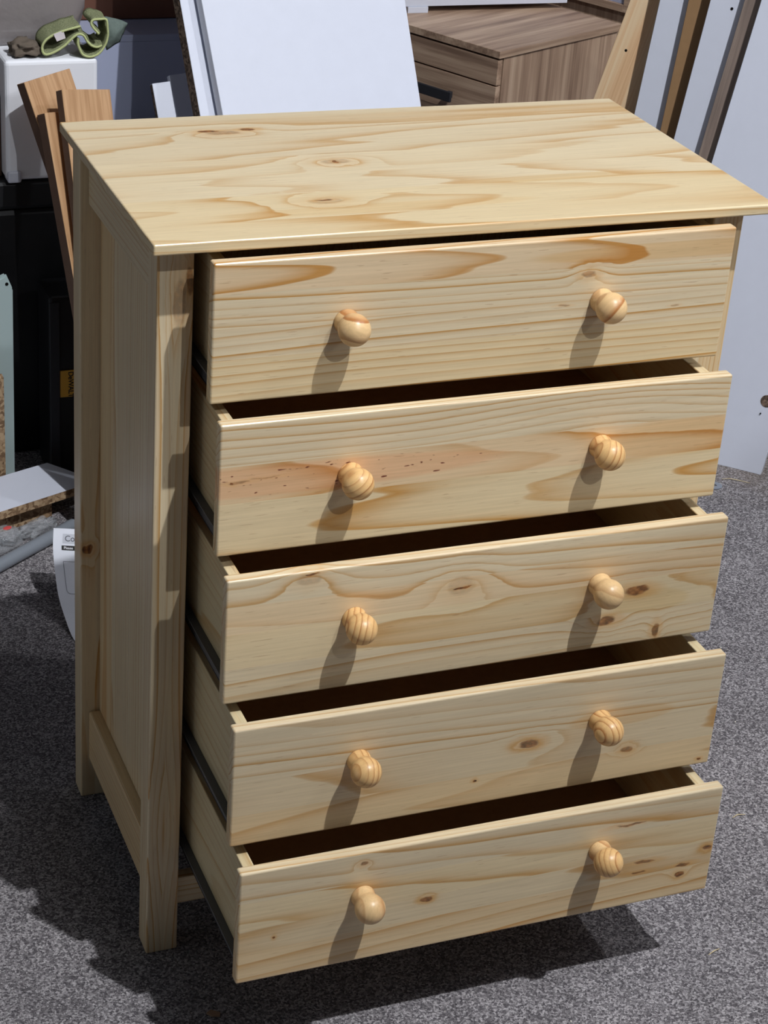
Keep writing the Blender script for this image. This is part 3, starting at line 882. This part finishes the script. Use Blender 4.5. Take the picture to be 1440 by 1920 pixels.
for k in range(len(pts) - 1):
    (t0, s0), (t1, s1) = pts[k], pts[k + 1]
    d = Vector((t1 - t0, s1 - s0))
    if d.length < 1e-5:
        continue
    nn = Vector((-d.y, d.x)).normalized() * 0.0003
    bm.faces.new([bm.verts.new(sheet(a, b, 0.0004)) for a, b in ((t0 + nn.x, s0 + nn.y), (t1 + nn.x, s1 + nn.y), (t1 - nn.x, s1 - nn.y), (t0 - nn.x, s0 - nn.y))])
obj('outline', bm, inkg, sh)
text_mesh('CEI', 0.0085, lambda x, y: sheet(0.026 + x, 0.128 - y, 0.0005), 'small_lettering', inkg, sh, 1.0)

# ------------------------------------------------------------------ green cloth
N = NB('green_towelling')
vec, o = N.objxyz()
f = N.noise(vec, 420, 3, 0.7)
c = N.ramp(f, [(0.3, lin(108, 113, 84)), (0.55, lin(142, 147, 112)), (0.8, lin(172, 176, 140))]).outputs[0]
towel = N.fin(c, 0.95, 0.1, bump=f, bdist=0.003, bstr=0.8)
hem = plain('pale_green_hem', lin(190, 198, 142), 0.9, 0.1, nz=0.15, nscale=300)
teal = plain('dark_green_cloth', lin(104, 116, 110), 0.95, 0.1, nz=0.15, nscale=200)
c1 = [(0.266, 0.835), (0.237, 0.828), (0.218, 0.821), (0.204, 0.812), (0.197, 0.799), (0.202, 0.787), (0.218, 0.790), (0.237, 0.801), (0.25, 0.813), (0.262, 0.821), (0.272, 0.818), (0.278, 0.808), (0.286, 0.80), (0.296, 0.797), (0.305, 0.800)]
c2 = [(0.298, 0.822), (0.288, 0.833), (0.284, 0.841), (0.288, 0.847), (0.301, 0.848), (0.311, 0.847), (0.3135, 0.833), (0.314, 0.817), (0.309, 0.801), (0.298, 0.787), (0.283, 0.781), (0.27, 0.785), (0.264, 0.794), (0.260, 0.806), (0.261, 0.815)]


def smooth_path(P, n=6):
    out = []
    for k in range(len(P) - 1):
        g = lambda i: Vector(P[max(0, min(len(P) - 1, i))])
        a, b, c_, d = g(k - 1), g(k), g(k + 1), g(k + 2)
        for j in range(n):
            t = j / n
            out.append(0.5 * (2 * b + (c_ - a) * t + (2 * a - 5 * b + 4 * c_ - d) * t * t + (3 * b - a - 3 * c_ + d) * t ** 3))
    out.append(Vector(P[-1]))
    return out


cl = thing('cleaning_cloth', 'crumpled green cleaning cloth with white tag lying on the white cabinet', 'cloth', (0, 0, 0))


def ribbon(path, y0, depth, name, drop=0.0):
    P = smooth_path(path)
    bm = bmesh.new()
    rows = []
    nd = 6
    for k, p in enumerate(P):
        row = []
        for j in range(nd + 1):
            s = j / nd
            wob = 0.003 * mnoise.noise(Vector((p.x * 60, p.y * 60, s * 2)))
            row.append(bm.verts.new((p.x + wob, y0 + depth * s, max(p.y - drop * s + wob, 0.7805))))
        rows.append(row)
    for k in range(len(rows) - 1):
        for j in range(nd):
            bm.faces.new((rows[k][j], rows[k + 1][j], rows[k + 1][j + 1], rows[k][j + 1]))
    o = obj(name, bm, towel, cl, smooth=True)
    so = o.modifiers.new('thick', 'SOLIDIFY')
    so.thickness = 0.003
    bm = bmesh.new()
    for k, p in enumerate(P):
        pass
    # hem: a thin rolled edge along the front
    R = 0.0022
    prev = None
    for k, p in enumerate(P):
        t = (P[min(k + 1, len(P) - 1)] - P[max(k - 1, 0)]).normalized()
        nn = Vector((-t.y, t.x))
        ring = [bm.verts.new((p.x + nn.x * R * math.cos(a), y0 + R * math.sin(a), max(p.y + nn.y * R * math.cos(a), 0.7795))) for a in [2 * math.pi * q / 6 for q in range(6)]]
        if prev:
            for q in range(6):
                bm.faces.new((prev[q], prev[(q + 1) % 6], ring[(q + 1) % 6], ring[q]))
        prev = ring
    obj('hem', bm, hem, o, smooth=True)
    return o


ribbon(c1, 1.468, 0.055, 'fold', -0.006)
ribbon(c2, 1.463, 0.06, 'fold', -0.004)
bm = bmesh.new()
tail = [(0.312, 1.49, 0.845), (0.335, 1.50, 0.839), (0.359, 1.505, 0.831), (0.352, 1.505, 0.814), (0.343, 1.50, 0.797), (0.318, 1.49, 0.786), (0.312, 1.485, 0.812)]
vs = [bm.verts.new(t) for t in tail]
cvv = bm.verts.new((0.332, 1.482, 0.816))
for k in range(len(vs)):
    bm.faces.new((vs[k], vs[(k + 1) % len(vs)], cvv))
bmesh.ops.subdivide_edges(bm, edges=list(bm.edges), cuts=3, use_grid_fill=True)
for v in bm.verts:
    v.co += Vector((0, 0.004 * mnoise.noise(v.co * 90), 0.002 * mnoise.noise(v.co * 70)))
o = obj('tail', bm, teal, cl, smooth=True)
o.modifiers.new('thick', 'SOLIDIFY').thickness = 0.003
lump('bunched_end', (0.172, 1.50, 0.791), (0.026, 0.03, 0.013), plain('brown_rag', lin(104, 94, 84), 0.9, 0.1), 6.6, parent=cl, amp=0.4, freq=4)
bm = bmesh.new()
tg = [(0.217, 0.823), (0.235, 0.829), (0.239, 0.815), (0.223, 0.810)]
vs = [bm.verts.new((x, 1.4645 + (0.002 if k in (1, 2) else 0), z)) for k, (x, z) in enumerate(tg)]
bm.faces.new(vs)
o = obj('care_tag', bm, plain('white_tag', lin(214, 206, 208), 0.8), cl)
o.modifiers.new('thick', 'SOLIDIFY').thickness = 0.0006

# ------------------------------------------------------------------ small things on the carpet
bm = bmesh.new()
n = 28
rings = []
for (r, z) in ((0.0055, 0.0006), (0.0055, 0.0022), (0.0165, 0.0022), (0.0165, 0.0006)):
    rings.append([bm.verts.new((r * math.cos(2 * math.pi * k / n), r * math.sin(2 * math.pi * k / n), z)) for k in range(n)])
for j in range(4):
    for k in range(n):
        bm.faces.new((rings[j][k], rings[j][(k + 1) % n], rings[(j + 1) % 4][(k + 1) % n], rings[(j + 1) % 4][k]))
ws = obj('washer', bm, steel, loc=(1.440, 1.029, 0))
tag(ws, 'round steel washer on the carpet by the white panel at right', 'washer')

straw = plain('wood_splinter', lin(206, 188, 150), 0.7)


def splinter(pts, r, label, cat='splinter', mat=straw):
    bm = bmesh.new()
    prev = None
    P = [Vector(p) for p in pts]
    o0 = P[0].copy()
    for k, p in enumerate(P):
        t = (P[min(k + 1, len(P) - 1)] - P[max(k - 1, 0)]).normalized()
        a = t.cross(Vector((0, 0, 1))).normalized()
        rr = r * (0.5 if k in (0, len(P) - 1) else 1.0)
        ring = [bm.verts.new(p - o0 + a * rr * math.cos(q) + Vector((0, 0, rr * math.sin(q) + r))) for q in (0, 1.57, 3.14, 4.71)]
        if prev:
            for q in range(4):
                bm.faces.new((prev[q], prev[(q + 1) % 4], ring[(q + 1) % 4], ring[q]))
        else:
            bm.faces.new(ring[::-1])
        prev = ring
    bm.faces.new(prev)
    return tag(obj('wood_splinter', bm, mat, loc=o0), label, cat)


splinter([(0.912, 0.045, 0.001), (0.923, 0.050, 0.001), (0.935, 0.047, 0.001)], 0.0011, 'pale wood splinter on the carpet right of the bottom drawer')
splinter([(0.722, -0.218, 0.001), (0.733, -0.213, 0.001), (0.743, -0.211, 0.001)], 0.0010, 'grey-brown splinter on the carpet below the drawer shadow')
splinter([(1.470, 1.050, 0.001), (1.487, 1.048, 0.001), (1.502, 1.036, 0.001), (1.518, 1.020, 0.001)], 0.0009, 'long curved pale shaving on the carpet under the white panel at right')
bm = bmesh.new()
vs = [bm.verts.new(p) for p in ((-0.009, 0.003, 0), (-0.002, 0.007, 0), (0.008, -0.001, 0), (0.006, -0.007, 0), (-0.003, -0.004, 0))]
fc = bm.faces.new(vs)
ex = bmesh.ops.extrude_face_region(bm, geom=[fc])
for v in [e for e in ex['geom'] if isinstance(e, bmesh.types.BMVert)]:
    v.co.z += 0.0025
tag(obj('wood_chip', bm, plain('brown_chip', lin(150, 120, 96), 0.8), loc=(0.052, -0.135, 0.0004)), 'brown wood chip on the dark carpet below the chest', 'wood chip')
bm = bmesh.new()
for k in range(90):
    x, y = random.uniform(0.72, 1.55), random.uniform(-0.25, 1.05)
    if k > 70:
        x, y = random.uniform(-0.2, 0.6), random.uniform(-0.3, 0.0)
    if x < 0.75 and y > -0.02:
        continue
    r = random.uniform(0.0006, 0.0014)
    bmesh.ops.create_icosphere(bm, subdivisions=1, radius=r, matrix=Matrix.Translation((x, y, r)) @ Matrix.Diagonal((1, random.uniform(0.5, 1.6), 0.6, 1)))
sd = obj('sawdust_specks', bm, plain('sawdust', lin(232, 226, 214), 0.7))
tag(sd, 'scattered pale sawdust specks on the carpet', 'sawdust')
sd['kind'] = 'stuff'
